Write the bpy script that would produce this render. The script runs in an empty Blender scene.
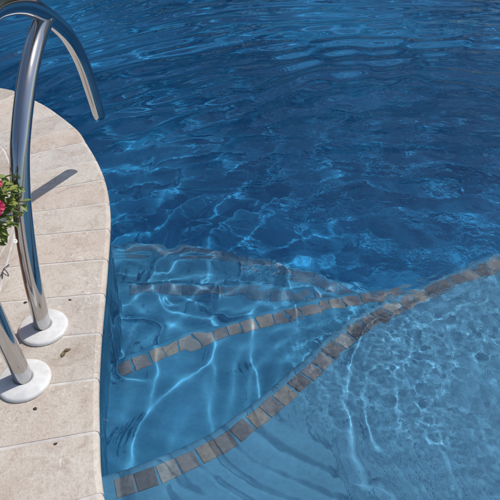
import bpy, bmesh, math, random
import numpy as np
from mathutils import Vector, Matrix, noise

sc = bpy.context.scene
C = sc.collection
R = math.radians
rng = random.Random(7)

# ------------------------------------------------------------------ camera
cam = bpy.data.objects.new('camera', bpy.data.cameras.new('camera'))
C.objects.link(cam)
cam.location = (0, 0, 1.19)
cam.rotation_euler = (R(50), 0, 0)
cam.data.sensor_fit = 'HORIZONTAL'
cam.data.angle = 2 * math.atan(250 / 587)
cam.data.clip_start = 0.01
cam.data.clip_end = 500
sc.camera = cam

# ------------------------------------------------------------------ sky, sun, exposure
SUN_EL, SUN_AZ = R(55), math.atan2(0.90, 0.43)      # azimuth measured from +Y towards +X: the sun stands to the right, slightly ahead
w = bpy.data.worlds.new('World'); sc.world = w; w.use_nodes = True
nt = w.node_tree; nt.nodes.clear()
sky = nt.nodes.new('ShaderNodeTexSky'); sky.sky_type = 'NISHITA'; sky.sun_disc = False
sky.sun_elevation = SUN_EL; sky.sun_rotation = SUN_AZ
bg = nt.nodes.new('ShaderNodeBackground'); bg.inputs['Strength'].default_value = 0.12
wo = nt.nodes.new('ShaderNodeOutputWorld')
nt.links.new(sky.outputs[0], bg.inputs[0]); nt.links.new(bg.outputs[0], wo.inputs[0])

sl = bpy.data.lights.new('sun', 'SUN'); sl.energy = 3.4; sl.angle = R(0.7); sl.color = (1.0, 0.96, 0.90)
sun = bpy.data.objects.new('sun', sl); C.objects.link(sun)
sd = Vector((math.sin(SUN_AZ) * math.cos(SUN_EL), math.cos(SUN_AZ) * math.cos(SUN_EL), math.sin(SUN_EL)))
sun.rotation_euler = sd.to_track_quat('Z', 'Y').to_euler()
sl.cycles.is_caustics_light = True

sc.view_settings.view_transform = 'Standard'
sc.view_settings.look = 'None'
sc.view_settings.exposure = -0.06
sc.view_settings.gamma = 1
cy = sc.cycles
cy.max_bounces = 12; cy.transmission_bounces = 8; cy.glossy_bounces = 6; cy.diffuse_bounces = 4; cy.volume_bounces = 0
cy.caustics_refractive = True; cy.caustics_reflective = False
cy.blur_glossy = 0.3
cy.sample_clamp_indirect = 4.0
cy.use_denoising = True
cy.use_adaptive_sampling = True; cy.adaptive_threshold = 0.025

WZ = -0.035                                           # still water level, the top of the deck is 0
FAR_Y = 9.0

# ------------------------------------------------------------------ helpers
def tag(o, label=None, cat=None, group=None, kind=None):
    if label: o['label'] = label
    if cat: o['category'] = cat
    if group: o['group'] = group
    if kind: o['kind'] = kind
    return o

def empty(name, loc=(0, 0, 0)):
    o = bpy.data.objects.new(name, None); C.objects.link(o); o.location = loc
    o.empty_display_size = 0.05
    return o

def link(name, me, mat, parent=None, smooth=False):
    o = bpy.data.objects.new(name, me); C.objects.link(o)
    if mat is not None:
        me.materials.append(mat)
    if smooth:
        me.polygons.foreach_set('use_smooth', [True] * len(me.polygons))
    if parent is not None:
        o.parent = parent
        o.location = -Vector(parent.location)         # geometry is given in world space
    return o

def obj(name, bm, mat, parent=None, smooth=False):
    me = bpy.data.meshes.new(name); bm.normal_update(); bm.to_mesh(me); bm.free()
    return link(name, me, mat, parent, smooth)

def catmull(P, n=12):
    P = [Vector(p) for p in P]
    Q = [P[0] * 2 - P[1]] + P + [P[-1] * 2 - P[-2]]
    out = []
    for i in range(1, len(Q) - 2):
        a, b, c, d = Q[i - 1:i + 3]
        for k in range(n):
            t = k / n
            out.append(0.5 * ((2 * b) + (c - a) * t + (2 * a - 5 * b + 4 * c - d) * t * t + (3 * b - a - 3 * c + d) * t ** 3))
    out.append(P[-1].copy())
    return out

def resample(P, step):
    out = [P[0].copy()]; need = step; 
    for a, b in zip(P, P[1:]):
        L = (b - a).length; pos = 0
        while L - pos >= need:
            pos += need; out.append(a.lerp(b, pos / L)); need = step
        need -= (L - pos)
    return out

def normals2(P):
    """unit normals to the left of a 2D polyline"""
    N = []
    for i in range(len(P)):
        t = (P[min(i + 1, len(P) - 1)] - P[max(i - 1, 0)])
        t = Vector((t.x, t.y)).normalized()
        N.append(Vector((-t.y, t.x)))
    return N

# ------------------------------------------------------------------ materials
def mat(name):
    m = bpy.data.materials.new(name); m.use_nodes = True
    nt = m.node_tree
    return m, nt, nt.nodes['Principled BSDF']

def N(nt, typ, **kw):
    n = nt.nodes.new(typ)
    for k, v in kw.items():
        if k in n.inputs: n.inputs[k].default_value = v
        else: setattr(n, k, v)
    return n

def ramp(nt, fac, stops, interp='LINEAR'):
    r = nt.nodes.new('ShaderNodeValToRGB'); r.color_ramp.interpolation = interp
    e = r.color_ramp.elements
    while len(e) < len(stops): e.new(0.5)
    for el, (p, c) in zip(e, stops):
        el.position = p; el.color = (c[0], c[1], c[2], 1) if len(c) == 3 else c
    nt.links.new(fac, r.inputs[0])
    return r

def mix(nt, fac, a, b, blend='MIX'):
    m = nt.nodes.new('ShaderNodeMix'); m.data_type = 'RGBA'; m.blend_type = blend
    for i, v in ((0, fac), (6, a), (7, b)):
        if hasattr(v, 'links') or hasattr(v, 'is_output'): nt.links.new(v, m.inputs[i])
        elif i == 0: m.inputs[0].default_value = v
        else: m.inputs[i].default_value = (v[0], v[1], v[2], 1)
    return m.outputs[2]

def travertine(name, seed, tint):
    m, nt, b = mat(name)
    tc = N(nt, 'ShaderNodeTexCoord'); mp = N(nt, 'ShaderNodeMapping')
    mp.inputs['Location'].default_value = (seed * 3.1, seed * 1.7, seed)
    nt.links.new(tc.outputs['Object'], mp.inputs[0]); v = mp.outputs[0]
    big = N(nt, 'ShaderNodeTexNoise', Scale=5.5, Detail=6.0, Roughness=0.6, Distortion=0.6)
    vein = N(nt, 'ShaderNodeTexNoise', Scale=22.0, Detail=8.0, Roughness=0.65, Distortion=1.2)
    fine = N(nt, 'ShaderNodeTexNoise', Scale=160.0, Detail=4.0, Roughness=0.7)
    for n in (big, vein, fine): nt.links.new(v, n.inputs['Vector'])
    c1 = ramp(nt, big.outputs[0], [(0.3, (0.51 * tint[0], 0.425 * tint[1], 0.365 * tint[2])), (0.5, (0.59 * tint[0], 0.53 * tint[1], 0.475 * tint[2])), (0.7, (0.63 * tint[0], 0.585 * tint[1], 0.53 * tint[2]))])
    c2 = ramp(nt, vein.outputs[0], [(0.35, (0.84, 0.80, 0.78)), (0.5, (1, 1, 1)), (0.60, (1.0, 1.0, 1.0)), (0.74, (1.14, 1.15, 1.16))])
    col = mix(nt, 1.0, c1.outputs[0], c2.outputs[0], 'MULTIPLY')
    c3 = ramp(nt, fine.outputs[0], [(0.3, (0.82, 0.81, 0.80)), (0.55, (1.04, 1.04, 1.04))])
    col = mix(nt, 1.0, col, c3.outputs[0], 'MULTIPLY')
    # travertine pits, filled paler or left open darker
    pit = N(nt, 'ShaderNodeTexNoise', Scale=95.0, Detail=3.0, Roughness=0.55, Distortion=0.8)
    msk = N(nt, 'ShaderNodeTexNoise', Scale=9.0, Detail=3.0, Roughness=0.6)
    for n in (pit, msk): nt.links.new(v, n.inputs['Vector'])
    mm = ramp(nt, msk.outputs[0], [(0.46, (0, 0, 0)), (0.68, (1, 1, 1))])
    hi = ramp(nt, pit.outputs[0], [(0.54, (0, 0, 0)), (0.66, (0.75, 0.75, 0.75))])
    lo = ramp(nt, pit.outputs[0], [(0.30, (1, 1, 1)), (0.36, (0, 0, 0))])
    f1 = mix(nt, 1.0, mm.outputs[0], hi.outputs[0], 'MULTIPLY')
    f2 = mix(nt, 1.0, mm.outputs[0], lo.outputs[0], 'MULTIPLY')
    col = mix(nt, f1, col, (0.76, 0.73, 0.70))
    col = mix(nt, f2, col, (0.30, 0.24, 0.20))
    nt.links.new(col, b.inputs['Base Color'])
    b.inputs['Roughness'].default_value = 0.62
    bmp = N(nt, 'ShaderNodeBump', Strength=0.55, Distance=0.0016)
    s = N(nt, 'ShaderNodeMath', operation='ADD'); nt.links.new(fine.outputs[0], s.inputs[0]); nt.links.new(pit.outputs[0], s.inputs[1])
    nt.links.new(s.outputs[0], bmp.inputs['Height']); nt.links.new(bmp.outputs[0], b.inputs['Normal'])
    return m

def simple(name, col, rough=0.5, metal=0.0, bump=None, var=None):
    m, nt, b = mat(name)
    b.inputs['Base Color'].default_value = (*col, 1); b.inputs['Roughness'].default_value = rough; b.inputs['Metallic'].default_value = metal
    tc = N(nt, 'ShaderNodeTexCoord')
    if var:
        sc_, amt = var
        n = N(nt, 'ShaderNodeTexNoise', Scale=sc_, Detail=5.0, Roughness=0.6); nt.links.new(tc.outputs['Object'], n.inputs['Vector'])
        r = ramp(nt, n.outputs[0], [(0.3, tuple(c * (1 - amt) for c in col)), (0.7, tuple(min(1, c * (1 + amt)) for c in col))])
        nt.links.new(r.outputs[0], b.inputs['Base Color'])
    if bump:
        n = N(nt, 'ShaderNodeTexNoise', Scale=bump[0], Detail=4.0); nt.links.new(tc.outputs['Object'], n.inputs['Vector'])
        bp = N(nt, 'ShaderNodeBump', Strength=bump[1], Distance=bump[2]); nt.links.new(n.outputs[0], bp.inputs['Height'])
        nt.links.new(bp.outputs[0], b.inputs['Normal'])
    return m

M = {}
M['stone'] = [travertine('travertine_a', 1, (1.02, 1, 0.95)), travertine('travertine_b', 2, (0.92, 0.90, 0.86)), travertine('travertine_c', 3, (1.08, 1.04, 0.97)), travertine('travertine_d', 4, (1.02, 0.96, 0.90)), travertine('travertine_e', 5, (0.98, 0.985, 0.97))]
M['grout'] = simple('pale_grout', (0.63, 0.585, 0.54), 0.85, var=(22, 0.20), bump=(300, 0.4, 0.001))
M['lawn'] = simple('lawn', (0.05, 0.09, 0.02), 0.9, var=(6, 0.4))
M['bark'] = simple('bark', (0.12, 0.08, 0.05), 0.9, var=(20, 0.3))
M['leafy'] = simple('hedge_leaves', (0.045, 0.08, 0.025), 0.5, var=(3, 0.5))
M['white_plastic'] = simple('white_plastic', (0.74, 0.73, 0.71), 0.42, var=(38, 0.13), bump=(90, 0.25, 0.0008))

def plaster(name, c):
    m, nt, b = mat(name)
    tc = N(nt, 'ShaderNodeTexCoord')
    n1 = N(nt, 'ShaderNodeTexNoise', Scale=2.5, Detail=6.0, Roughness=0.6); n2 = N(nt, 'ShaderNodeTexNoise', Scale=70.0, Detail=4.0, Roughness=0.7)
    for n in (n1, n2): nt.links.new(tc.outputs['Object'], n.inputs['Vector'])
    a = ramp(nt, n1.outputs[0], [(0.3, tuple(x * 0.86 for x in c)), (0.7, tuple(x * 1.1 for x in c))])
    d = ramp(nt, n2.outputs[0], [(0.35, (0.90, 0.91, 0.92)), (0.65, (1.06, 1.06, 1.06))])
    nt.links.new(mix(nt, 1.0, a.outputs[0], d.outputs[0], 'MULTIPLY'), b.inputs['Base Color'])
    b.inputs['Roughness'].default_value = 0.8
    b.inputs['Specular IOR Level'].default_value = 0.0
    return m
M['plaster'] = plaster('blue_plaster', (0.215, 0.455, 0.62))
M['deep'] = plaster('depth_dimmed_plaster_deep', (0.042, 0.27, 0.50))  # same plaster, light lost in deep water painted into its colour
M['stair'] = plaster('depth_dimmed_plaster_mid', (0.115, 0.36, 0.545))  # shelf plaster dimmed in colour for the water over steps and wall

def slate(name, k):
    m, nt, b = mat(name)
    at = N(nt, 'ShaderNodeAttribute', attribute_name='tone')
    tc = N(nt, 'ShaderNodeTexCoord')
    n = N(nt, 'ShaderNodeTexNoise', Scale=60.0, Detail=5.0, Roughness=0.6); nt.links.new(tc.outputs['Object'], n.inputs['Vector'])
    a = ramp(nt, at.outputs['Fac'], [(0.0, (0.25, 0.215, 0.22)), (0.35, (0.38, 0.31, 0.30)), (0.65, (0.48, 0.39, 0.37)), (0.85, (0.56, 0.42, 0.35)), (1.0, (0.58, 0.51, 0.48))])
    d = ramp(nt, n.outputs[0], [(0.3, (0.75, 0.75, 0.77)), (0.6, (1.12, 1.10, 1.08))])
    col = mix(nt, 1.0, a.outputs[0], d.outputs[0], 'MULTIPLY')
    nt.links.new(mix(nt, k, col, (0.12, 0.27, 0.40)), b.inputs['Base Color'])  # k blends the blue veil of deep water into the tile colour
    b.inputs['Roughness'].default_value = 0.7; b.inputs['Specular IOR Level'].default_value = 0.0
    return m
M['slate'] = slate('mosaic_tiles', 0.0); M['slate_depth_faded'] = slate('depth_faded_mosaic_tiles', 0.74)  # second copy: same tiles, underwater fading painted in for the deeper bands

def chrome():
    m, nt, b = mat('polished_steel')
    b.inputs['Base Color'].default_value = (0.52, 0.52, 0.53, 1); b.inputs['Metallic'].default_value = 1.0
    tc = N(nt, 'ShaderNodeTexCoord')
    n = N(nt, 'ShaderNodeTexNoise', Scale=30.0, Detail=5.0); nt.links.new(tc.outputs['Object'], n.inputs['Vector'])
    r = N(nt, 'ShaderNodeMapRange'); r.inputs['To Min'].default_value = 0.05; r.inputs['To Max'].default_value = 0.17
    nt.links.new(n.outputs[0], r.inputs[0]); nt.links.new(r.outputs[0], b.inputs['Roughness'])
    return m
M['steel'] = chrome()

def water():
    m = bpy.data.materials.new('pool_water'); m.use_nodes = True; nt = m.node_tree; nt.nodes.clear()
    g = N(nt, 'ShaderNodeBsdfRefraction', IOR=1.333, Roughness=0.0); g.inputs['Color'].default_value = (0.74, 0.88, 0.95, 1)
    gl = N(nt, 'ShaderNodeBsdfGlossy', Roughness=0.0); fr = N(nt, 'ShaderNodeFresnel', IOR=1.333)
    gl.inputs['Color'].default_value = (1, 1, 1, 1)
    # hand-sized and smaller ripples, patchy, stronger where the water is disturbed
    geo = N(nt, 'ShaderNodeTexCoord'); sep = N(nt, 'ShaderNodeSeparateXYZ'); nt.links.new(geo.outputs['Object'], sep.inputs[0])
    mr = N(nt, 'ShaderNodeMapRange', interpolation_type='SMOOTHSTEP'); mr.inputs['From Min'].default_value = 0.05; mr.inputs['From Max'].default_value = 0.75; mr.inputs['To Min'].default_value = 0.10
    lin = N(nt, 'ShaderNodeMath', operation='MULTIPLY_ADD'); lin.inputs[1].default_value = 0.22; nt.links.new(sep.outputs['Y'], lin.inputs[0]); nt.links.new(sep.outputs['X'], lin.inputs[2])
    nt.links.new(lin.outputs[0], mr.inputs['Value'])
    n1 = N(nt, 'ShaderNodeTexNoise', Scale=24.0, Detail=2.5, Roughness=0.5, Distortion=0.6); n2 = N(nt, 'ShaderNodeTexNoise', Scale=5.0, Detail=2.0)
    for n_ in (n1, n2): nt.links.new(geo.outputs['Object'], n_.inputs['Vector'])
    r2_ = ramp(nt, n2.outputs[0], [(0.38, (0.15, 0.15, 0.15)), (0.62, (1, 1, 1))])
    am = N(nt, 'ShaderNodeMath', operation='MULTIPLY'); nt.links.new(mr.outputs[0], am.inputs[0]); nt.links.new(r2_.outputs[0], am.inputs[1])
    far_ = N(nt, 'ShaderNodeMapRange', interpolation_type='SMOOTHSTEP'); far_.inputs['From Min'].default_value = 2.3; far_.inputs['From Max'].default_value = 3.3; far_.inputs['To Min'].default_value = 1.0; far_.inputs['To Max'].default_value = 0.15
    nt.links.new(sep.outputs['Y'], far_.inputs['Value'])
    am2 = N(nt, 'ShaderNodeMath', operation='MULTIPLY'); nt.links.new(am.outputs[0], am2.inputs[0]); nt.links.new(far_.outputs[0], am2.inputs[1])
    hh = N(nt, 'ShaderNodeMath', operation='MULTIPLY'); nt.links.new(n1.outputs[0], hh.inputs[0]); nt.links.new(am2.outputs[0], hh.inputs[1])
    bp = N(nt, 'ShaderNodeBump', Strength=1.0, Distance=0.0044); 
    # fine speckle over the shallow shelf only
    n3 = N(nt, 'ShaderNodeTexNoise', Scale=75.0, Detail=3.0, Roughness=0.6, Distortion=0.5); nt.links.new(geo.outputs['Object'], n3.inputs['Vector'])
    sy = N(nt, 'ShaderNodeMapRange', interpolation_type='SMOOTHSTEP'); sy.inputs['From Min'].default_value = 1.35; sy.inputs['From Max'].default_value = 1.75; sy.inputs['To Min'].default_value = 0.30; sy.inputs['To Max'].default_value = 0.0
    nt.links.new(sep.outputs['Y'], sy.inputs['Value'])
    mrx = N(nt, 'ShaderNodeMapRange', interpolation_type='SMOOTHSTEP'); mrx.inputs['From Min'].default_value = 0.50; mrx.inputs['From Max'].default_value = 0.85
    nt.links.new(lin.outputs[0], mrx.inputs['Value'])
    m3 = N(nt, 'ShaderNodeMath', operation='MULTIPLY'); nt.links.new(n3.outputs[0], m3.inputs[0]); nt.links.new(sy.outputs[0], m3.inputs[1])
    m4 = N(nt, 'ShaderNodeMath', operation='MULTIPLY'); nt.links.new(m3.outputs[0], m4.inputs[0]); nt.links.new(mrx.outputs[0], m4.inputs[1])
    # capillary ripples in broken arcs
    tot = N(nt, 'ShaderNodeMath', operation='ADD'); nt.links.new(hh.outputs[0], tot.inputs[0]); nt.links.new(m4.outputs[0], tot.inputs[1])
    for (ox, oy, scw, seedw, amt) in ((0.55, -0.35, 16.0, 1.3, 0.016), (-0.9, -1.45, 13.0, 7.7, 0.022), (0.05, -1.9, 12.0, 4.1, 0.020)):
        mpw = N(nt, 'ShaderNodeMapping'); mpw.inputs['Location'].default_value = (ox, oy, 0); mpw.inputs['Scale'].default_value = (1, 1, 0); nt.links.new(geo.outputs['Object'], mpw.inputs[0])
        wv = N(nt, 'ShaderNodeTexWave', wave_type='RINGS', rings_direction='Z'); wv.inputs['Scale'].default_value = scw; wv.inputs['Distortion'].default_value = 3.0; wv.inputs['Detail'].default_value = 1.0; wv.inputs['Detail Scale'].default_value = 0.35
        nt.links.new(mpw.outputs[0], wv.inputs['Vector'])
        nm = N(nt, 'ShaderNodeTexNoise', Scale=6.0, Detail=2.0); mpn = N(nt, 'ShaderNodeMapping'); mpn.inputs['Location'].default_value = (seedw, seedw, 0); nt.links.new(geo.outputs['Object'], mpn.inputs[0]); nt.links.new(mpn.outputs[0], nm.inputs['Vector'])
        rm = ramp(nt, nm.outputs[0], [(0.48, (0, 0, 0)), (0.66, (1, 1, 1))])
        mm_ = N(nt, 'ShaderNodeMath', operation='MULTIPLY'); nt.links.new(wv.outputs['Fac'], mm_.inputs[0]); nt.links.new(rm.outputs[0], mm_.inputs[1])
        ma = N(nt, 'ShaderNodeMath', operation='MULTIPLY_ADD'); ma.inputs[1].default_value = amt; nt.links.new(mm_.outputs[0], ma.inputs[0]); nt.links.new(tot.outputs[0], ma.inputs[2]); tot = ma
    nt.links.new(tot.outputs[0], bp.inputs['Height'])
    for n_ in (g, gl, fr): nt.links.new(bp.outputs[0], n_.inputs['Normal'])
    mx = N(nt, 'ShaderNodeMixShader'); nt.links.new(fr.outputs[0], mx.inputs[0]); nt.links.new(g.outputs[0], mx.inputs[1]); nt.links.new(gl.outputs[0], mx.inputs[2])
    o = N(nt, 'ShaderNodeOutputMaterial'); nt.links.new(mx.outputs[0], o.inputs['Surface'])
    return m
M['water'] = water()

# ------------------------------------------------------------------ the pool's outline
coping_px = [(-2.6, 2.95), (-1.9, 2.86), (-1.178, 2.614), (-1.09, 2.57), (-0.982, 2.487), (-0.893, 2.407), (-0.784, 2.285), (-0.712, 2.192), (-0.66, 2.095), (-0.597, 1.973), (-0.542, 1.845),
             (-0.503, 1.722), (-0.475, 1.603), (-0.457, 1.494), (-0.442, 1.384), (-0.423, 1.241), (-0.404, 1.091), (-0.393, 1.01), (-0.375, 0.898), (-0.354, 0.795), (-0.329, 0.681), (-0.305, 0.605),
             (-0.25, 0.45), (-0.16, 0.25), (-0.05, 0.05), (0.15, -0.15), (0.5, -0.40), (1.0, -0.60), (1.6, -0.68)]
coast = catmull([(x, y) for x, y in coping_px][::-1], 10)     # runs from the near right round to the far left; the deck is on its left (-x) side
# closed outline: coast, then left bay, far end, right side
right = [(3.0, -0.5), (3.9, 0.4), (4.3, 1.8), (4.4, 4.0), (4.2, 6.5), (3.4, 8.3), (1.8, 9.0), (-0.5, 9.1), (-2.8, 8.6), (-4.2, 7.3), (-4.7, 5.6), (-4.4, 4.0), (-3.6, 3.2)]
loop = catmull([coping_px[-1]] + right + [coping_px[0]], 10)  # from near right, along right side, far end, back to far left
full = loop[:-1] + coast[::-1][:-1]                            # closed counter-clockwise
full = resample([p.copy() for p in full] + [full[0].copy()], 0.03)
if (full[0] - full[-1]).length < 0.012: full.pop()
NF = len(full)
def nrm(i):
    t = full[(i + 1) % NF] - full[i - 1]; t.normalize()
    return Vector((t.y, -t.x))                                 # outward for counter-clockwise
area = sum(full[i].x * full[(i + 1) % NF].y - full[(i + 1) % NF].x * full[i].y for i in range(NF))
assert area > 0
FN = [nrm(i) for i in range(NF)]

# ------------------------------------------------------------------ deck slab (ground), grout bed with a hole for the pool
def ring_sheet(name, off0, z, big, m, lip=()):
    bm = bmesh.new()
    inner = [bm.verts.new((p.x + n.x * off0, p.y + n.y * off0, z)) for p, n in zip(full, FN)]
    cx, cyy = 0.0, 4.0
    outer = []
    for p in full:
        a = math.atan2(p.y - cyy, p.x - cx)
        outer.append(bm.verts.new((cx + big * math.cos(a), cyy + big * math.sin(a), z)))
    for i in range(NF):
        j = (i + 1) % NF
        bm.faces.new((inner[i], outer[i], outer[j], inner[j]))
    prev = inner
    for o_, z_ in lip:
        row = [bm.verts.new((p.x + n.x * o_, p.y + n.y * o_, z_)) for p, n in zip(full, FN)]
        for i in range(NF):
            j = (i + 1) % NF
            bm.faces.new((row[i], prev[i], prev[j], row[j]))
        prev = row
    return obj(name, bm, m)
ground = ring_sheet('ground', 0.30, -0.011, 120, M['lawn']); tag(ground, kind='structure')
ground.location.z = -0.05
bed = ring_sheet('deck', 0.0150, -0.0011, 3.0 + 6.0, M['grout'], ((0.0075, -0.0030), (0.0030, -0.0085), (0.0022, -0.016), (0.0040, -0.024), (0.012, -0.031))); tag(bed, kind='structure')

# ------------------------------------------------------------------ stones
def stone_mesh(name, poly, z1, th, bev, nose=None, segs=2):
    """a flat stone from a ccw polygon with softened top edges"""
    bm = bmesh.new()
    top = [bm.verts.new((x, y, z1)) for x, y in poly]
    bot = [bm.verts.new((x, y, z1 - th)) for x, y in poly]
    n = len(poly)
    ft = bm.faces.new(top)
    bm.faces.new(bot[::-1])
    for i in range(n):
        bm.faces.new((bot[i], bot[(i + 1) % n], top[(i + 1) % n], top[i]))
    es = [e for e in ft.edges]
    bmesh.ops.bevel(bm, geom=es, offset=bev, segments=segs, profile=0.5, affect='EDGES')
    return bm

coping = empty('pool_coping', (-0.5, 1.3, 0)); tag(coping, 'curved border of pale beige travertine stones with a rounded nose along the blue water', 'coping')
# stones along the whole outline, 0.1524 m pitch measured at the nose; the first joint is matched to the picture
starts = []
cum = [0.0]
for i in range(NF): cum.append(cum[-1] + (full[(i + 1) % NF] - full[i]).length)
TOT = cum[-1]
def at(s):
    s %= TOT
    import bisect
    i = min(NF - 1, bisect.bisect_right(cum, s) - 1)
    a, b = full[i], full[(i + 1) % NF]
    t = (s - cum[i]) / max(1e-9, cum[i + 1] - cum[i])
    n = FN[i].lerp(FN[(i + 1) % NF], t).normalized()
    return a.lerp(b, t), n
# arc position of the visible joint at (-0.43, 1.384)
s0 = min(range(NF), key=lambda i: (full[i] - Vector((-0.4405, 1.372))).length)
s0 = cum[s0] + 0.0
npitch = round(TOT / 0.1535); pitch = TOT / npitch
g = 0.0044
idx = 0
far_bms = {0: bmesh.new()}
for k in range(npitch):
    a = s0 + k * pitch
    pm, nm = at(a + pitch / 2)
    near = pm.x < 1.3 and pm.y < 4.2 and pm.x > -3.4
    skew = rng.uniform(-0.012, 0.012)
    L = 0.305 + rng.uniform(-0.002, 0.002)
    fr, bk = [], []
    ns = 6 if near else 2
    for q in range(ns + 1):
        p, n = at(a + g / 2 + (pitch - g) * q / ns)
        fr.append(p - n * 0.0); bk.append(p + n * L)
    # keep the joints straight and the back edge at least a gap short
    d = (bk[-1] - bk[0]); dl = d.length
    poly = [(p.x, p.y) for p in fr[::-1]] + [(p.x, p.y) for p in bk]
    ar = sum(poly[i][0] * poly[(i + 1) % len(poly)][1] - poly[(i + 1) % len(poly)][0] * poly[i][1] for i in range(len(poly)))
    if ar < 0: poly = poly[::-1]
    bm = bmesh.new()
    dz = rng.uniform(-0.0006, 0.0006)
    th = 0.032
    prof = [(0.016, -th), (0.007, -th + 0.002), (0.0015, -th + 0.008), (0.0, -th / 2), (0.0012, -0.008), (0.0055, -0.0025), (0.013, 0.0), (0.06, 0.0002), (L - 0.004, 0.0), (L, -0.004), (L, -th)]
    rows = []
    for q in range(ns + 1):
        p, n = at(a + g / 2 + (pitch - g) * q / ns)
        rows.append([(p + n * o, z) for o, z in prof])
    vs = []
    for q in range(ns + 1):
        vs.append([bm.verts.new((P.x, P.y, z + dz)) for P, z in rows[q]])
    for q in range(ns):
        for r in range(len(prof) - 1):
            bm.faces.new((vs[q][r], vs[q][r + 1], vs[q + 1][r + 1], vs[q + 1][r]))
    bm.faces.new(vs[0]); bm.faces.new(vs[-1][::-1])
    bmesh.ops.recalc_face_normals(bm, faces=bm.faces)
    if near:
        be = [e for e in bm.edges if e.calc_face_angle(0) > 1.2 and all(v.co.z > -0.02 for v in e.verts)]
        bmesh.ops.bevel(bm, geom=be, offset=0.0022, segments=2, affect='EDGES')
    if near:
        o = obj('coping_stone', bm, M['stone'][rng.randrange(5)], coping, smooth=False)
    else:
        me = bpy.data.meshes.new('t'); bm.to_mesh(me); bm.free(); far_bms[0].from_mesh(me); bpy.data.meshes.remove(me)
o = obj('coping_course', far_bms[0], M['stone'][0], coping); o['kind'] = 'stuff'

# deck paving behind the coping: large travertine pavers laid as one surface
def clip_deck():
    bm = bmesh.new()
    S = 0.405
    for i in range(-22, 22):
        for j in range(-12, 36):
            x0, y0 = i * S * 1.0 - 0.17 + (0.2 if j % 2 else 0), j * S + 0.13
            cx, cy_ = x0 + S / 2, y0 + S / 2
            if math.hypot(cx, cy_ - 4) > 8.3: continue
            poly = [(x0 + .002, y0 + .002), (x0 + S - .002, y0 + .002), (x0 + S - .002, y0 + S - .002), (x0 + .002, y0 + S - .002)]
            yield poly, (cx, cy_)
import bisect
FA = np.array([[p.x, p.y] for p in full]); FNA = np.array([[n.x, n.y] for n in FN])
def signed(x, y):
    """distance outside the outline (negative inside)"""
    d = FA - np.array([x, y]); k = int(np.argmin((d ** 2).sum(1)))
    s = (np.array([x, y]) - FA[k]) @ FNA[k]
    dist = math.sqrt((d[k] ** 2).sum())
    return dist if s > 0 else -dist
bm = bmesh.new()
for poly, c in clip_deck():
    sdist = signed(*c)
    if sdist < 0.0: continue
    if sdist < 0.75:
        # subdivide the edges and push points out of the coping course
        pts = []
        for i in range(4):
            a, b = poly[i], poly[(i + 1) % 4]
            for q in range(10):
                pts.append((a[0] + (b[0] - a[0]) * q / 10, a[1] + (b[1] - a[1]) * q / 10))
        vals = [signed(*p) for p in pts]
        lim = 0.309
        if all(v < lim for v in vals): continue
        out = []
        for i in range(len(pts)):
            p, v = pts[i], vals[i]; pn, vn = pts[(i + 1) % len(pts)], vals[(i + 1) % len(pts)]
            if v >= lim: out.append(p)
            if (v >= lim) != (vn >= lim):
                lo, hi = (p, pn) if v < lim else (pn, p)
                for _ in range(12):
                    m_ = ((lo[0] + hi[0]) / 2, (lo[1] + hi[1]) / 2)
                    if signed(*m_) < lim: lo = m_
                    else: hi = m_
                out.append(hi)
        if len(out) < 3: continue
        # re-insert points along the clipped edge
        poly2 = []
        for i in range(len(out)):
            a, b = out[i], out[(i + 1) % len(out)]
            poly2.append(a)
            L = math.hypot(b[0] - a[0], b[1] - a[1])
            if L > 0.06:
                for q in range(1, 8):
                    x, y = a[0] + (b[0] - a[0]) * q / 8, a[1] + (b[1] - a[1]) * q / 8
                    s = signed(x, y)
                    if s < lim + 0.02:
                        k = int(np.argmin(((FA - np.array([x, y])) ** 2).sum(1)))
                        x += FNA[k][0] * (lim - s); y += FNA[k][1] * (lim - s)
                        poly2.append((x, y))
        poly = poly2
    try:
        f = bm.faces.new([bm.verts.new((x, y, 0.0)) for x, y in poly])
    except ValueError:
        pass
bmesh.ops.recalc_face_normals(bm, faces=bm.faces)
for f in bm.faces:
    if f.normal.z < 0: f.normal_flip()
r = bmesh.ops.extrude_face_region(bm, geom=list(bm.faces))
for v in [e for e in r['geom'] if isinstance(e, bmesh.types.BMVert)]: v.co.z += 0.0
for v in bm.verts: pass
# the extruded copy stays at 0, the original goes down 3 mm
ext = set(e for e in r['geom'] if isinstance(e, bmesh.types.BMVert))
for v in bm.verts:
    if v not in ext: v.co.z = -0.0040
pav = obj('paving', bm, M['stone'][1]); tag(pav, kind='structure')

# ------------------------------------------------------------------ pool shell
pool = empty('swimming_pool', (0, 2.5, -1.3)); tag(pool, 'blue plastered freeform pool basin with curved entry steps under the rippled water', 'swimming pool')
OFF = 0.024
def wall_mesh():
    bm = bmesh.new()
    zs = [-0.033, -0.2, -0.6, -1.2, -1.75, -2.3]; offs = [OFF] * 4 + [0.0, -0.25]
    rows = []
    for z, o_ in zip(zs, offs):
        rows.append([bm.verts.new((p.x + n.x * o_, p.y + n.y * o_, z)) for p, n in zip(full, FN)])
    for a, b in zip(rows, rows[1:]):
        for i in range(NF):
            j = (i + 1) % NF
            bm.faces.new((a[i], a[j], b[j], b[i]))
    return bm
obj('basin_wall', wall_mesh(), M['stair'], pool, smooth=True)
def floor_mesh():
    bm = bmesh.new()
    nx, ny = 40, 50
    X = np.linspace(-5.6, 5.6, nx); Y = np.linspace(-1.4, 9.8, ny)
    def fz(x, y):
        t = min(1, max(0, (y - 2.1) / 3.2)); t = t * t * (3 - 2 * t)
        return -0.98 - 0.9 * t
    vs = [[bm.verts.new((x, y, fz(x, y))) for x in X] for y in Y]
    for j in range(ny - 1):
        for i in range(nx - 1):
            bm.faces.new((vs[j][i], vs[j][i + 1], vs[j + 1][i + 1], vs[j + 1][i]))
    return bm
obj('basin_floor', floor_mesh(), M['deep'], pool, smooth=True)

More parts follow.
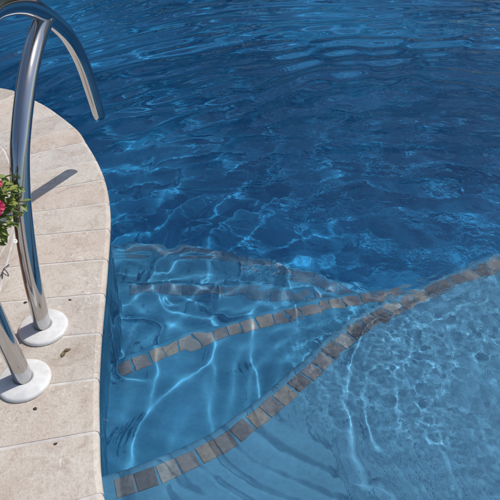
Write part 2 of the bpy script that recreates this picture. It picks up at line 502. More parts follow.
SH = [(-0.62, 0.69), (-0.50, 0.71), (-0.36, 0.751), (-0.227, 0.802), (-0.092, 0.879), (0.041, 0.994), (0.145, 1.100), (0.243, 1.203), (0.379, 1.313), (0.6, 1.437), (0.875, 1.567), (1.25, 1.70), (1.8, 1.82), (2.6, 1.86), (3.4, 1.70), (4.8, 1.5)]
S2 = [(-0.80, 1.03), (-0.55, 1.14), (-0.419, 1.21), (-0.326, 1.262), (-0.2, 1.323), (-0.068, 1.375), (0.139, 1.443), (0.30, 1.49), (0.6, 1.535), (0.9, 1.50)]
S3 = [(-0.85, 1.68), (-0.6, 1.683), (-0.42, 1.685), (-0.15, 1.68), (0.19, 1.655), (0.5, 1.61), (0.8, 1.545), (1.0, 1.50)]
S4 = [(-1.1, 2.06), (-0.7, 2.06), (-0.51, 2.052), (-0.31, 2.045), (-0.044, 1.995), (0.213, 1.905), (0.5, 1.78), (0.85, 1.64), (1.1, 1.5)]

def step(name, nose, back, zt, zb, m='stair'):
    c = resample(catmull([Vector((x, y)) for x, y in nose], 12), 0.02)
    n = normals2(c)                                   # left of a left-to-right curve: away from the camera, downhill
    rr = 0.027
    prof = [(0.0, zb)] + [(-rr + rr * math.cos(a), zt - rr + rr * math.sin(a)) for a in [R(x) for x in (0, 18, 36, 54, 72, 90)]]
    bm = bmesh.new(); rows = []
    for p, q in zip(c, n):
        row = [bm.verts.new((p.x + q.x * o_, p.y + q.y * o_, z)) for o_, z in prof]
        row.append(bm.verts.new((p.x + q.x * -0.12, p.y + q.y * -0.12, zt)))
        rows.append(row)
    for a, b in zip(rows, rows[1:]):
        for k in range(len(a) - 1):
            bm.faces.new((a[k], b[k], b[k + 1], a[k + 1]))
    # the tread behind the nose
    ends = [r_[-1] for r_ in rows]
    back_v = [bm.verts.new((v.co.x * 1.0, back, zt)) for v in ends]
    for i in range(len(ends) - 1):
        bm.faces.new((ends[i], ends[i + 1], back_v[i + 1], back_v[i]))
    bmesh.ops.recalc_face_normals(bm, faces=bm.faces)
    o = obj(name, bm, M[m], pool, smooth=True)
    return o

def tiles(nose, zt, parent, x0, x1, seed, inset=0.052, mt='slate'):
    rg = random.Random(seed)
    c = resample(catmull([Vector((x, y)) for x, y in nose], 12), 0.006)
    nn = normals2(c)
    m0 = [p + q * -inset for p, q in zip(c, nn)]
    m0 = [p for p in m0 if x0 <= p.x <= x1]
    cen = resample(m0, 0.0535)
    tn = normals2(cen)
    bm = bmesh.new(); lay = bm.faces.layers.float.new('tone')
    for p, q in zip(cen, tn):
        ang = math.atan2(q.y, q.x) - math.pi / 2 + rg.gauss(0, 0.025)
        p = p + Vector((rg.gauss(0, 0.0009), rg.gauss(0, 0.0016)))
        h = 0.0246 + rg.uniform(-0.0008, 0.0006); tone = rg.random()
        hz = zt + 0.0022 + rg.uniform(0, 0.0008)
        ca, sa = math.cos(ang), math.sin(ang)
        def P(u, v, z): return bm.verts.new((p.x + ca * u - sa * v, p.y + sa * u + ca * v, z))
        e = 0.0016
        corner = [(-1, -1), (1, -1), (1, 1), (-1, 1)]
        b4 = [P(a * h, b * h, zt - 0.004) for a, b in corner]
        m4 = [P(a * h, b * h, hz - e) for a, b in corner]
        t4 = [P(a * (h - e), b * (h - e), hz) for a, b in corner]
        fs = [bm.faces.new(t4)]
        for A, B in ((b4, m4), (m4, t4)):
            for i in range(4): fs.append(bm.faces.new((A[i], A[(i + 1) % 4], B[(i + 1) % 4], B[i])))
        for f in fs: f[lay] = tone
    o = obj('tile_band', bm, M[mt], None)
    o.parent = parent; o.location = -(parent.location + pool.location)
    return o

Z1, Z2, Z3, Z4 = WZ - 0.17, WZ - 0.36, WZ - 0.56, WZ - 0.78
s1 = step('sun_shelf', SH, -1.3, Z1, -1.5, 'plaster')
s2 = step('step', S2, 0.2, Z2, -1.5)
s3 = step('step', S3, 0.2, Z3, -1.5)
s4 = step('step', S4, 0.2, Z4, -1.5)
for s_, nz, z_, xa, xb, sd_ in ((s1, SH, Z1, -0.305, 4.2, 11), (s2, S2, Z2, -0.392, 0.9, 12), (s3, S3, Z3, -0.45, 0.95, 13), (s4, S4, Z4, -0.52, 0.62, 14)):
    tiles(nz, z_, s_, xa, xb, sd_, mt='slate' if sd_ < 13 else 'slate_depth_faded')

# ------------------------------------------------------------------ water: one displaced sheet
def gnoise(X, Y, seed, scale):
    """smooth value noise by bicubic-like interpolation, vectorised"""
    rs = np.random.RandomState(seed); T = rs.rand(256, 256)
    x = X / scale + 1000; y = Y / scale + 1000
    xi = np.floor(x).astype(int); yi = np.floor(y).astype(int)
    fx = x - xi; fy = y - yi
    fx = fx ** 3 * (fx * (fx * 6 - 15) + 10); fy = fy ** 3 * (fy * (fy * 6 - 15) + 10)
    a = T[xi % 256, yi % 256]; b = T[(xi + 1) % 256, yi % 256]; c = T[xi % 256, (yi + 1) % 256]; d = T[(xi + 1) % 256, (yi + 1) % 256]
    return (a * (1 - fx) + b * fx) * (1 - fy) + (c * (1 - fx) + d * fx) * fy - 0.5

def waves(X, Y):
    rs = np.random.RandomState(5)
    Z = np.zeros_like(X)
    sm = lambda t: np.clip(t, 0, 1) ** 2 * (3 - 2 * np.clip(t, 0, 1))
    far = sm((Y - 1.9) / 1.3)
    # wave trains spreading from the shelf, stronger far out and calmer to the right
    wx = 0.12 * gnoise(X, Y, 1, 0.7); wy = 0.12 * gnoise(X, Y, 2, 0.7)
    amp = (0.085 + 0.78 * far) * (1 - 0.45 * sm((X - 0.3) / 1.2) * far) * (1 - 0.20 * sm((Y - 3.2) / 1.5)) * (0.55 + 0.9 * sm(gnoise(X, Y, 3, 0.8) + 0.5))
    for i in range(26):
        lam = 0.12 * (2.5 ** rs.rand())
        cx, cy_ = 0.85 + rs.normal(0, 0.40), 1.15 + rs.normal(0, 0.32)
        k = 2 * math.pi / lam
        a = 0.0082 * lam * (0.6 + 0.8 * rs.rand())
        Z += amp * a * np.sin(k * np.hypot(X + wx - cx, Y + wy - cy_) + rs.rand() * 6.28)
    # local depth of the basin, it sets how narrow a crest must be to focus the sun
    def ny(P): return np.interp(X, [p[0] for p in P], [p[1] for p in P])
    dep = 0.17 + 0.19 * sm((Y - ny(SH)) / 0.06) + 0.20 * sm((Y - np.maximum(ny(S2), ny(SH))) / 0.06) + 0.22 * sm((Y - np.maximum(ny(S3), ny(SH))) / 0.06) + 0.24 * sm((Y - np.maximum(ny(S4), ny(SH))) / 0.06)
    near = (1 - sm((Y - 2.3) / 0.6)) * (1 - sm((X - 0.75) / 0.3))
    shelf_ = sm((Y - ny(SH) + 0.06) / 0.12)
    for x0, sl_, seed_, A in ((-0.36, 0.05, 51, 0.0012), (-0.21, -0.10, 52, 0.0020), (-0.07, 0.22, 53, 0.0026), (0.06, 0.10, 54, 0.0022), (0.17, -0.05, 55, 0.0026), (0.30, 0.30, 56, 0.0022), (0.46, 0.02, 57, 0.0022)):
        xc = x0 + sl_ * (Y - 1.3) + 0.16 * gnoise(Y * 0, Y, seed_, 0.33) + 0.05 * gnoise(Y * 0, Y, seed_ + 20, 0.10)
        env = sm((gnoise(Y * 0, Y, seed_ + 40, 0.30) + 0.28) * 2.6)
        wd = np.sqrt(A * dep / 1.05)
        Z += 0.62 * A * near * env * shelf_ * np.exp(-((X - xc) / wd) ** 2)
    # a loose web of small crests over the steps and the slope beyond them
    web = sm((Y - ny(SH) - 0.10) / 0.25) * (1 - sm((Y - 2.5) / 0.6))
    for sd_, scl, A in ((101, 0.26, 0.0016), (102, 0.19, 0.0010)):
        n_ = gnoise(X + 0.05 * gnoise(X, Y, sd_ + 5, 0.1), Y, sd_, scl)
        wn = np.sqrt(A * dep / 2.1) / scl * 0.85
        env = sm((gnoise(X, Y, sd_ + 9, 0.26) + 0.12) * 3)
        Z += A * web * env * np.exp(-(n_ / wn) ** 2)
    # short ripples in arcs
    for cx, cy_, lam, a, sd_ in ((0.02, 1.42, 0.070, 0.00016, 111), (0.75, 1.2, 0.080, 0.00024, 112), (0.35, 1.0, 0.095, 0.00022, 113)):
        r = np.hypot(X - cx + 0.06 * gnoise(X, Y, sd_ + 10, 0.3), Y - cy_ + 0.06 * gnoise(X, Y, sd_ + 20, 0.3))
        env = sm((gnoise(X, Y, sd_, 0.3) + 0.15) * 2.5) * shelf_
        Z += a * env * np.sin(2 * math.pi * r / lam)
    # rings spreading over the steps
    for (cx, cy_, lam, a, dec) in ((0.16, 1.85, 0.085, 0.0006, 0.45), (0.50, 1.15, 0.060, 0.00035, 0.35)):
        r = np.hypot(X - cx + 0.1 * gnoise(X, Y, 9, 0.3), Y - cy_ + 0.1 * gnoise(X, Y, 10, 0.3))
        Z += a * np.sin(2 * math.pi * r / lam) * np.exp(-r / dec) * sm(r / 0.1)
    # disturbed cells over the right part of the shelf and beyond it
    edge_y = np.interp(X, [p[0] for p in SH], [p[1] for p in SH])
    shallow = 1 - sm((Y - edge_y + 0.02) / 0.22)
    d = (sm((X * 0.9 + Y * 0.25 - 0.42 + 0.16 * gnoise(X, Y, 86, 0.25)) / 0.42)) * shallow
    ch = np.zeros_like(X)
    for s_, am in ((0.10, 0.7), (0.055, 0.6), (0.030, 0.44), (0.017, 0.24), (0.009, 0.07)):
        ch += am * gnoise(X + 0.4 * s_ * gnoise(X, Y, 31, s_), Y, int(s_ * 1000), s_)
    Z += 0.0026 * d * ch * (0.45 + 1.1 * sm((gnoise(X, Y, 85, 0.24) + 0.35) * 1.4))
    mid = (1 - shallow) * sm((X + 0.3) / 0.4)
    Z += 0.0020 * mid * (gnoise(X + 0.06 * gnoise(X, Y, 81, 0.15), Y, 82, 0.17) + 0.35 * gnoise(X, Y, 83, 0.09)) * (1 - 0.5 * sm((Y - 2.4) / 0.8))
    # a worn front of small breaking ripples along the edge of the disturbed water
    fy_ = [0.45, 0.622, 0.68, 0.767, 0.879, 0.989, 1.112, 1.231, 1.295, 1.45]; fx_ = [0.60, 0.485, 0.423, 0.363, 0.336, 0.311, 0.341, 0.419, 0.515, 0.80]
    yy = Y + 0.05 * gnoise(X, Y, 71, 0.14) + 0.02 * gnoise(X, Y, 74, 0.05)
    fr = (X - np.interp(yy, fy_, fx_)) * 0.85 + 0.07 * gnoise(X, Y, 75, 0.16)
    sl_ = (1 - sm((Y - 1.42) / 0.1))
    e1, e2, e3 = (sm((gnoise(X, Y, q_, 0.15) + b_) * 3) for q_, b_ in ((72, 0.30), (77, 0.05), (78, 0.02)))
    fr2 = fr + 0.05 * gnoise(X, Y, 79, 0.10); fr3 = fr + 0.09 * gnoise(X, Y, 80, 0.14)
    Z += sl_ * (0.0016 * e1 * np.exp(-(fr / 0.019) ** 2) + 0.0012 * e2 * np.exp(-((fr2 - 0.055) / 0.016) ** 2) + 0.0010 * e3 * np.exp(-((fr3 - 0.13) / 0.020) ** 2)
                + 0.00004 * np.sin(fr * 2 * math.pi / 0.024) * np.exp(-((fr - 0.03) / 0.05) ** 2))
    ch2 = gnoise(X, Y, 41, 0.16) + 0.4 * gnoise(X, Y, 42, 0.08)
    Z += shallow * (1 - d) * 0.0010 * (gnoise(X + 0.05 * gnoise(X, Y, 88, 0.1), Y, 87, 0.095) + 0.2 * gnoise(X, Y, 89, 0.055))
    Z += 0.0011 * (1 - d) * (1 - 0.75 * far) * ch2
    return Z

def water_mesh():
    xs = np.concatenate([np.linspace(-6.2, -2.2, 60, endpoint=False), np.linspace(-2.2, -0.6, 260, endpoint=False), np.linspace(-0.6, 1.1, 560, endpoint=False), np.linspace(1.1, 2.3, 200, endpoint=False), np.linspace(2.3, 6.0, 60)])
    ys = np.concatenate([np.linspace(-1.6, 0.5, 60, endpoint=False), np.linspace(0.5, 1.6, 400, endpoint=False), np.linspace(1.6, 2.8, 300, endpoint=False), np.linspace(2.8, 5.4, 330, endpoint=False), np.linspace(5.4, 10.4, 120)])
    X, Y = np.meshgrid(xs, ys)
    Z = WZ + waves(X, Y)
    ny, nx = X.shape
    # keep the cells that touch the basin
    keep = np.zeros((ny, nx), bool)
    pts = np.stack([X.ravel(), Y.ravel()], 1)
    ins = np.zeros(len(pts), bool)
    px, py = FA[:, 0] + FNA[:, 0] * 0.012, FA[:, 1] + FNA[:, 1] * 0.012
    for i in range(0, NF, 2):
        j = (i + 2) % NF if i + 2 < NF else 0
        x0, y0, x1, y1 = px[i], py[i], px[j], py[j]
        if y0 == y1: continue
        c = ((y0 > pts[:, 1]) != (y1 > pts[:, 1])) & (pts[:, 0] < (x1 - x0) * (pts[:, 1] - y0) / (y1 - y0) + x0)
        ins ^= c
    ins = ins.reshape(ny, nx)
    q = ins[:-1, :-1] | ins[1:, :-1] | ins[:-1, 1:] | ins[1:, 1:]
    jj, ii = np.nonzero(q)
    a = jj * nx + ii
    faces = np.stack([a, a + 1, a + nx + 1, a + nx], 1)
    used = np.unique(faces); remap = np.full(nx * ny, -1); remap[used] = np.arange(len(used)); faces = remap[faces]
    co = np.stack([X.ravel()[used], Y.ravel()[used], Z.ravel()[used]], 1).astype(np.float32)
    me = bpy.data.meshes.new('water')
    me.vertices.add(len(co)); me.vertices.foreach_set('co', co.ravel())
    me.loops.add(len(faces) * 4); me.loops.foreach_set('vertex_index', faces.ravel().astype(np.int32))
    me.polygons.add(len(faces)); me.polygons.foreach_set('loop_start', np.arange(0, len(faces) * 4, 4, dtype=np.int32))
    me.polygons.foreach_set('loop_total', np.full(len(faces), 4, np.int32))
    me.update(); me.validate()
    me.polygons.foreach_set('use_smooth', [True] * len(me.polygons))
    return me
wat = link('water', water_mesh(), M['water']); tag(wat, kind='structure')
wat.cycles.is_caustics_caster = True
for o in list(pool.children_recursive):
    o.cycles.is_caustics_receiver = True

# ------------------------------------------------------------------ handrail
def tube(P, rad, nseg=40, cap0=None, cap1=None, bm=None, flat=False):
    bm = bm or bmesh.new()
    P = [Vector(p) for p in P]; rings = []
    up = Vector((1, 0.02, 0.09)).normalized(); prev = None
    for i, p in enumerate(P):
        t = (P[min(i + 1, len(P) - 1)] - P[max(i - 1, 0)]).normalized()
        u = (up - t * up.dot(t)).normalized() if prev is None else (prev - t * prev.dot(t)).normalized()
        prev = u; v = t.cross(u)
        rings.append([bm.verts.new(p + (u * math.cos(a) + v * math.sin(a)) * rad) for a in [2 * math.pi * k / nseg for k in range(nseg)]])
    for a, b in zip(rings, rings[1:]):
        for k in range(nseg):
            bm.faces.new((a[k], a[(k + 1) % nseg], b[(k + 1) % nseg], b[k]))
    if cap0: bm.faces.new(rings[0][::-1])
    if cap1: bm.faces.new(rings[-1])
    bmesh.ops.recalc_face_normals(bm, faces=bm.faces)
    return bm, rings

rail = empty('pool_handrail', (-0.562, 1.0, 0)); tag(rail, 'polished steel grab rail with two posts in white collars, bending over the pool', 'handrail')
RX = lambda y, h: (-0.562 + 0.09 * h, y, h)
main = catmull([RX(0.910, -0.03), (-0.5605, 0.909, 0.02), (-0.5620, 0.906, 0.12), (-0.5640, 0.897, 0.30), (-0.5560, 0.892, 0.48), (-0.5300, 0.905, 0.62), RX(0.945, 0.725), RX(1.010, 0.793), RX(1.090, 0.824), RX(1.183, 0.818), RX(1.326, 0.775),
                RX(1.478, 0.700), RX(1.616, 0.612), RX(1.712, 0.527), RX(1.790, 0.435), RX(1.860, 0.325), RX(1.936, 0.200)], 8)
post = catmull([RX(1.087, -0.03), RX(1.082, 0.08), RX(1.078, 0.18), RX(1.082, 0.27), RX(1.092, 0.35), RX(1.110, 0.43), RX(1.146, 0.51), RX(1.187, 0.560), RX(1.230, 0.600), RX(1.275, 0.635), RX(1.335, 0.668), RX(1.41, 0.695), RX(1.47, 0.703)], 8)
TR = 0.0222
bm, rings = tube(main, TR, 48)
# hollow end: turned lip and a short inner wall
e = rings[-1]; c = sum((v.co for v in e), Vector()) / len(e); d = (Vector(main[-1]) - Vector(main[-2])).normalized()
r2 = [bm.verts.new(c + (v.co - c) * 0.90 + d * 0.0004) for v in e]; r3 = [bm.verts.new(c + (v.co - c) * 0.90 - d * 0.09) for v in e]
for A, B in ((e, r2), (r2, r3)):
    for k in range(len(e)): bm.faces.new((A[k], A[(k + 1) % len(e)], B[(k + 1) % len(e)], B[k]))
obj('rail_tube', bm, M['steel'], rail, smooth=True)
bm, _ = tube(post, TR * 0.985, 48)
obj('support_post', bm, M['steel'], rail, smooth=True)
# the weld bead where the post meets the rail
bm = bmesh.new(); bmesh.ops.create_uvsphere(bm, u_segments=32, v_segments=16, radius=1)
J = Vector(RX(1.448, 0.703)); T = Vector((0, 1, 0.12)).normalized()
for v in bm.verts:
    a = v.co.copy(); v.co = J + Vector((a.x * TR * 1.03, a.y * 0.030, a.z * TR * 0.95 + a.y * 0.002))
obj('weld_bead', bm, M['steel'], rail, smooth=True)

def lathe(prof, seg=64):
    bm = bmesh.new(); rows = []
    for r_, z in prof:
        rows.append([bm.verts.new((r_ * math.cos(2 * math.pi * k / seg), r_ * math.sin(2 * math.pi * k / seg), z)) for k in range(seg)])
    for a, b in zip(rows, rows[1:]):
        for k in range(seg): bm.faces.new((a[k], a[(k + 1) % seg], b[(k + 1) % seg], b[k]))
    bmesh.ops.recalc_face_normals(bm, faces=bm.faces)
    return bm
for (x, y, rz, tilt) in ((-0.5605, 1.086, 0.4, 0.015), (-0.5605, 0.909, 1.1, -0.02)):
    bm = lathe([(0.0645, 0.0003), (0.0655, 0.003), (0.0648, 0.0075), (0.0625, 0.0105), (0.0585, 0.0120), (0.040, 0.0150), (0.0300, 0.0165), (0.0268, 0.0172), (0.0245, 0.0168), (0.0232, 0.0158), (0.0214, 0.0150)])
    bmesh.ops.transform(bm, matrix=Matrix.Translation((x, y, 0.0006)) @ Matrix.Rotation(rz, 4, 'Z') @ Matrix.Rotation(tilt * 0.3, 4, 'X'), verts=bm.verts)
    obj('post_collar', bm, M['white_plastic'], rail, smooth=True)

# ------------------------------------------------------------------ potted petunias beside the rail
M['terracotta'] = simple('terracotta', (0.33, 0.15, 0.09), 0.8, var=(18, 0.2), bump=(80, 0.3, 0.002))
M['soil'] = simple('soil', (0.05, 0.035, 0.025), 0.95, var=(40, 0.4), bump=(60, 1, 0.006))
M['petal'] = simple('crimson_petal', (0.40, 0.005, 0.055), 0.55, var=(60, 0.35))
M['petal_white'] = simple('white_petal', (0.75, 0.75, 0.70), 0.6, var=(60, 0.1))
M['throat'] = simple('flower_throat', (0.10, 0.01, 0.03), 0.6)
def leafmat(name, c, tr):
    m, nt, b = mat(name)
    tc = N(nt, 'ShaderNodeTexCoord'); n = N(nt, 'ShaderNodeTexNoise', Scale=35.0, Detail=4.0); nt.links.new(tc.outputs['Object'], n.inputs['Vector'])
    r_ = ramp(nt, n.outputs[0], [(0.3, tuple(x * 0.6 for x in c)), (0.55, c), (0.75, (c[0] * 1.7, c[1] * 1.3, c[2] * 0.9))])
    nt.links.new(r_.outputs[0], b.inputs['Base Color']); b.inputs['Roughness'].default_value = 0.5
    t = N(nt, 'ShaderNodeBsdfTranslucent'); nt.links.new(r_.outputs[0], t.inputs['Color'])
    mx = N(nt, 'ShaderNodeMixShader'); mx.inputs[0].default_value = tr
    nt.links.new(b.outputs[0], mx.inputs[1]); nt.links.new(t.outputs[0], mx.inputs[2]); nt.links.new(mx.outputs[0], nt.nodes['Material Output'].inputs['Surface'])
    return m
M['leaf'] = leafmat('petunia_leaf', (0.31, 0.39, 0.10), 0.3)
M['stem'] = simple('green_stem', (0.14, 0.19, 0.06), 0.6)

def leaf_into(bm, pos, dirv, up, L, W, fold=0.25, droop=0.3):
    d = dirv.normalized(); s_ = d.cross(up).normalized(); u = s_.cross(d)
    rows = []
    for t, w_ in ((0, 0.10), (0.14, 0.55), (0.34, 0.95), (0.56, 1.0), (0.78, 0.66), (0.93, 0.28), (1.0, 0.03)):
        c0 = pos + d * (L * t) - u * (droop * L * t * t)
        rows.append([bm.verts.new(c0 + s_ * (W * w_ * q * 0.5) + u * (abs(q) * fold * W * w_ * 0.5)) for q in (-1, 0, 1)])
    for a, b in zip(rows, rows[1:]):
        for k in (0, 1): bm.faces.new((a[k], a[k + 1], b[k + 1], b[k]))

plant = empty('potted_petunia', (-0.765, 1.10, 0)); tag(plant, 'crimson petunias with small green leaves spilling over the steel post from a clay pot', 'potted plant')
bm = lathe([(0.0, 0.001), (0.070, 0.001), (0.076, 0.01), (0.105, 0.20), (0.118, 0.262), (0.128, 0.264), (0.130, 0.272), (0.130, 0.302), (0.126, 0.306), (0.116, 0.304), (0.112, 0.27)])
bmesh.ops.translate(bm, verts=bm.verts, vec=(-0.775, 1.08, 0)); obj('pot', bm, M['terracotta'], plant, smooth=True)
bm = bmesh.new(); bmesh.ops.create_circle(bm, cap_ends=True, radius=0.115, segments=48); bmesh.ops.translate(bm, verts=bm.verts, vec=(-0.775, 1.08, 0.285)); obj('soil', bm, M['soil'], plant)
pr = random.Random(21)
st = bmesh.new(); lf = bmesh.new()
tips = []
def sprig(a, b, c_, nleaf, L):
    P = catmull([a, (Vector(a) + Vector(b)) * 0.5 + Vector((0, 0, 0.035)), b, c_], 8)
    tube(P, 0.0016, 6, bm=st)
    for i in range(nleaf):
        t = 0.22 + 0.78 * (i + pr.random()) / nleaf
        p = P[min(len(P) - 1, int(t * (len(P) - 1)))]
        th = pr.uniform(0, 6.28); dv = Vector((math.cos(th), math.sin(th), pr.uniform(-0.3, 0.6)))
        leaf_into(lf, p, dv, Vector((pr.uniform(-.3, .3), pr.uniform(-.6, .1), 1)), 1.15 * L * pr.uniform(0.65, 1.2), L * pr.uniform(0.50, 0.72), pr.uniform(0.1, 0.5), pr.uniform(0.0, 0.5))
O = Vector((-0.775, 1.08, 0.285))
for k in range(46):                                    # body of the plant above the pot
    th = pr.uniform(0, 6.28); r_ = pr.uniform(0.04, 0.15)
    e_ = O + Vector((math.cos(th) * r_, math.sin(th) * r_, pr.uniform(0.02, 0.13)))
    sprig(O + Vector((pr.uniform(-.05, .05), pr.uniform(-.05, .05), 0)), e_ + Vector((0, 0, 0.03)), e_ + Vector((math.cos(th) * 0.04, math.sin(th) * 0.04, pr.uniform(-0.03, 0.02))), 9, 0.030)
for (bx, by, bz, cx, cy_, cz) in (( -0.58, 1.06, 0.45, -0.484, 1.045, 0.47), (-0.58, 1.04, 0.43, -0.478, 1.035, 0.44), (-0.59, 1.05, 0.47, -0.495, 1.03, 0.51), (-0.58, 1.03, 0.45, -0.492, 1.02, 0.48), (-0.59, 1.03, 0.40, -0.495, 1.025, 0.41), (-0.60, 1.06, 0.37, -0.510, 1.025, 0.385), (-0.60, 1.05, 0.36, -0.530, 1.03, 0.375),
                              (-0.61, 1.05, 0.35, -0.540, 1.03, 0.37), (-0.61, 1.05, 0.34, -0.540, 1.02, 0.355), (-0.61, 1.05, 0.33, -0.545, 1.01, 0.34), (-0.61, 1.07, 0.39, -0.548, 1.05, 0.41), (-0.62, 1.06, 0.33, -0.55, 1.03, 0.35)) + tuple((-0.60 + pr.uniform(-.02, .03), 1.045 + pr.uniform(-.02, .03), 0.42 + pr.uniform(-.04, .05), -0.520 + pr.uniform(-.025, .030), 1.035 + pr.uniform(-.02, .02), 0.455 + pr.uniform(-.05, .045)) for _ in range(16)) + tuple((-0.60, 1.04, 0.38, -0.553 + pr.uniform(-.02, .015), 1.03 + pr.uniform(-.02, .02), 0.385 + pr.uniform(-.04, .03)) for _ in range(9)):
    sprig(O + Vector((0.06, -0.01, 0)), (bx, by, bz + 0.018), (cx, cy_, cz + 0.018), 20, 0.020)
obj('stems', st, M['stem'], plant, smooth=True); obj('foliage', lf, M['leaf'], plant, smooth=True)
def flower(pos, face, rad, mt):
    f = Vector(face).normalized(); a = f.orthogonal().normalized(); b_ = f.cross(a)
    bm = bmesh.new(); n = 60; rows = []
    for (rr_, dz) in ((0.10, -0.55), (0.16, -0.25), (0.26, -0.08), (0.5, 0.03), (0.78, 0.05), (1.0, 0.0)):
        row = []
        for k in range(n):
            th = 2 * math.pi * k / n; lob = 1 - 0.16 * rr_ * rr_ * abs(math.cos(2.5 * th)) ** 6 * 1.0
            ru = 0.06 * rr_ ** 3 * math.sin(13 * th + pos[0] * 99) + 0.05 * rr_ * math.cos(5 * th)
            row.append(bm.verts.new(Vector(pos) + (a * math.cos(th) + b_ * math.sin(th)) * rad * rr_ * lob + f * rad * (dz + ru)))
        rows.append(row)
    for A, B in zip(rows, rows[1:]):
        for k in range(n): bm.faces.new((A[k], A[(k + 1) % n], B[(k + 1) % n], B[k]))
    o = obj('flower', bm, mt, plant, smooth=True)
    bm = bmesh.new(); bmesh.ops.create_circle(bm, cap_ends=True, radius=rad * 0.15, segments=16)
    q = f.to_track_quat('Z', 'Y').to_matrix().to_4x4(); bmesh.ops.transform(bm, matrix=Matrix.Translation(Vector(pos) - f * rad * 0.3) @ q, verts=bm.verts)
    t_ = obj('flower_throat', bm, M['throat'], None); t_.parent = o; t_.location = (0, 0, 0)
for p, fc, rd, mm in (((-0.527, 1.01, 0.522), (0.45, -0.5, 0.8), 0.018, 'petal'), ((-0.535, 0.995, 0.472), (0.35, -0.7, 0.7), 0.023, 'petal'), ((-0.590, 1.03, 0.475), (0.1, -0.8, 0.7), 0.022, 'petal'), ((-0.66, 1.04, 0.44), (0.1, -0.6, 0.8), 0.026, 'petal'),
                      ((-0.74, 1.02, 0.46), (-0.1, -0.6, 0.8), 0.026, 'petal'), ((-0.80, 1.12, 0.47), (-0.1, 0.1, 0.9), 0.026, 'petal'), ((-0.70, 1.15, 0.46), (0.2, 0.3, 0.9), 0.026, 'petal'), ((-0.86, 1.04, 0.43), (-0.5, -0.3, 0.8), 0.025, 'petal'),
                      ((-0.524, 1.018, 0.362), (0.8, -0.2, 0.5), 0.0055, 'petal_white')):
    flower(p, fc, rd, M[mm])

# ------------------------------------------------------------------ litter on the stone
M['dry'] = simple('dry_leaf', (0.16, 0.11, 0.06), 0.8, var=(80, 0.4))
M['crumb'] = simple('dark_crumb', (0.05, 0.04, 0.035), 0.9)
def scrap(x, y, L, W, a, label, cat='dry leaf', grp=None, m='dry'):
    bm = bmesh.new(); leaf_into(bm, Vector((0, 0, 0.0025)), Vector((math.cos(a), math.sin(a), 0.12)), Vector((0.1, 0, 1)), L, W, 0.45, 0.25)
    o = obj('dry_leaf', bm, M[m]); o.location = (x, y, 0.0005); tag(o, label, cat, grp)
    s_ = o.modifiers.new('thickness', 'SOLIDIFY'); s_.thickness = 0.0004
scrap(-0.486, 0.985, 0.026, 0.011, 1.4, 'small brown curled leaf on the stone just right of the nearer white collar')
scrap(-0.487, 1.003, 0.020, 0.009, 0.5, 'thin brown leaf scrap lying against a stone joint between the two white collars')
def pebble(x, y, r_, label):
    bm = bmesh.new(); bmesh.ops.create_icosphere(bm, subdivisions=2, radius=r_)
    for v in bm.verts:
        k = 1 + 0.9 * noise.noise(v.co * 420 + Vector((x * 50, y * 50, 0))); v.co = Vector((v.co.x * k * 1.4, v.co.y * k, v.co.z * k * 0.5))
    o = obj('debris_crumb', bm, M['crumb'], smooth=True); o.location = (x, y, r_ * 0.35); tag(o, label, 'debris')
pebble(-0.515, 1.195, 0.0028, 'dark crumb on the travertine beyond the farther white collar')
pebble(-0.640, 1.185, 0.0036, 'dark crumb on the stone left of the farther post')
pebble(-0.512, 0.828, 0.0032, 'dark crumb just below the nearer white collar')
pebble(-0.44, 0.735, 0.0028, 'brown speck alone in the middle of a pale stone near the water edge')

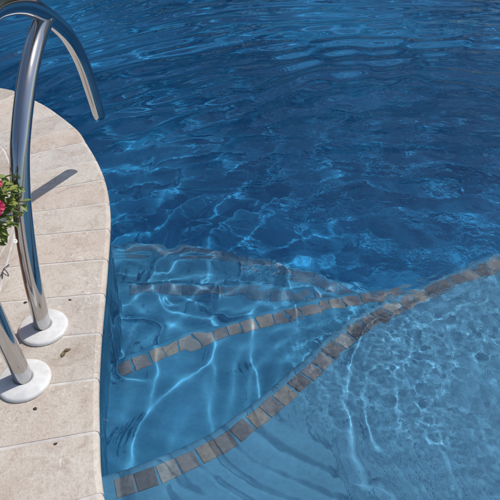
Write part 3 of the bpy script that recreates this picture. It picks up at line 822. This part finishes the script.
tw = bmesh.new()
for a_, b_, c_ in (((-0.735, 1.345, .004), (-0.742, 1.315, .010), (-0.736, 1.285, .003)), ((-0.741, 1.318, .009), (-0.728, 1.305, .008), (-0.722, 1.296, .002)), ((-0.738, 1.300, .006), (-0.750, 1.285, .006), (-0.752, 1.270, .002))):
    tube(catmull([a_, b_, c_], 5), 0.0013, 6, bm=tw)
tag(obj('dry_twig', tw, M['crumb'], smooth=True), 'thin dark forked dry stem lying on the deck left of the farther post', 'twig')

# ------------------------------------------------------------------ greenery round the garden, seen mirrored in water and steel
def hedge(name, P, h, th, n, label, seed):
    rs = random.Random(seed)
    P = [Vector(p) for p in P]; C_ = resample([Vector((p.x, p.y)) for p in catmull([(p.x, p.y) for p in P], 8)], 0.15)
    root = empty(name, (C_[0].x, C_[0].y, -0.05)); tag(root, label, 'hedge')
    bm = bmesh.new()
    for i in range(n):
        c = rs.choice(C_); u = rs.random(); 
        top = h * (1 + 0.22 * noise.noise(Vector((c.x * 0.9, c.y * 0.9, seed))))
        z = top * (1 - (1 - u) ** 1.0) ; a = rs.uniform(0, 6.28); rr_ = th * math.sqrt(rs.random()) * (1.0 - 0.4 * (z / top) ** 3)
        p = Vector((c.x + rr_ * math.cos(a), c.y + rr_ * math.sin(a), z))
        d = Vector((rs.gauss(0, 1), rs.gauss(0, 1), rs.gauss(0, 1))).normalized(); e_ = d.orthogonal().normalized(); s_ = rs.uniform(0.05, 0.11)
        bm.faces.new([bm.verts.new(p + d * s_), bm.verts.new(p + e_ * s_ * 0.55), bm.verts.new(p - d * s_), bm.verts.new(p - e_ * s_ * 0.55)])
    obj('foliage', bm, M['leafy'], root)
    bm = bmesh.new()
    for k in range(0, len(C_), 6):
        tube([(C_[k].x, C_[k].y, -0.05), (C_[k].x + 0.05, C_[k].y, h * 0.4), (C_[k].x, C_[k].y + 0.1, h * 0.85)], 0.035, 8, bm=bm)
    obj('stems', bm, M['bark'], root)
hedge('garden_hedge', [(-9, 10.5), (-5, 12.6), (0, 13.0), (5, 12.4), (9, 10.2)], 5.8, 0.8, 60000, 'tall dark green hedge beyond the far end of the pool', 3)
hedge('garden_hedge', [(-9.6, 9.5), (-10.4, 5), (-10.2, 0), (-9, -5)], 3.2, 0.7, 30000, 'long green hedge along the deck behind the potted petunias', 4)
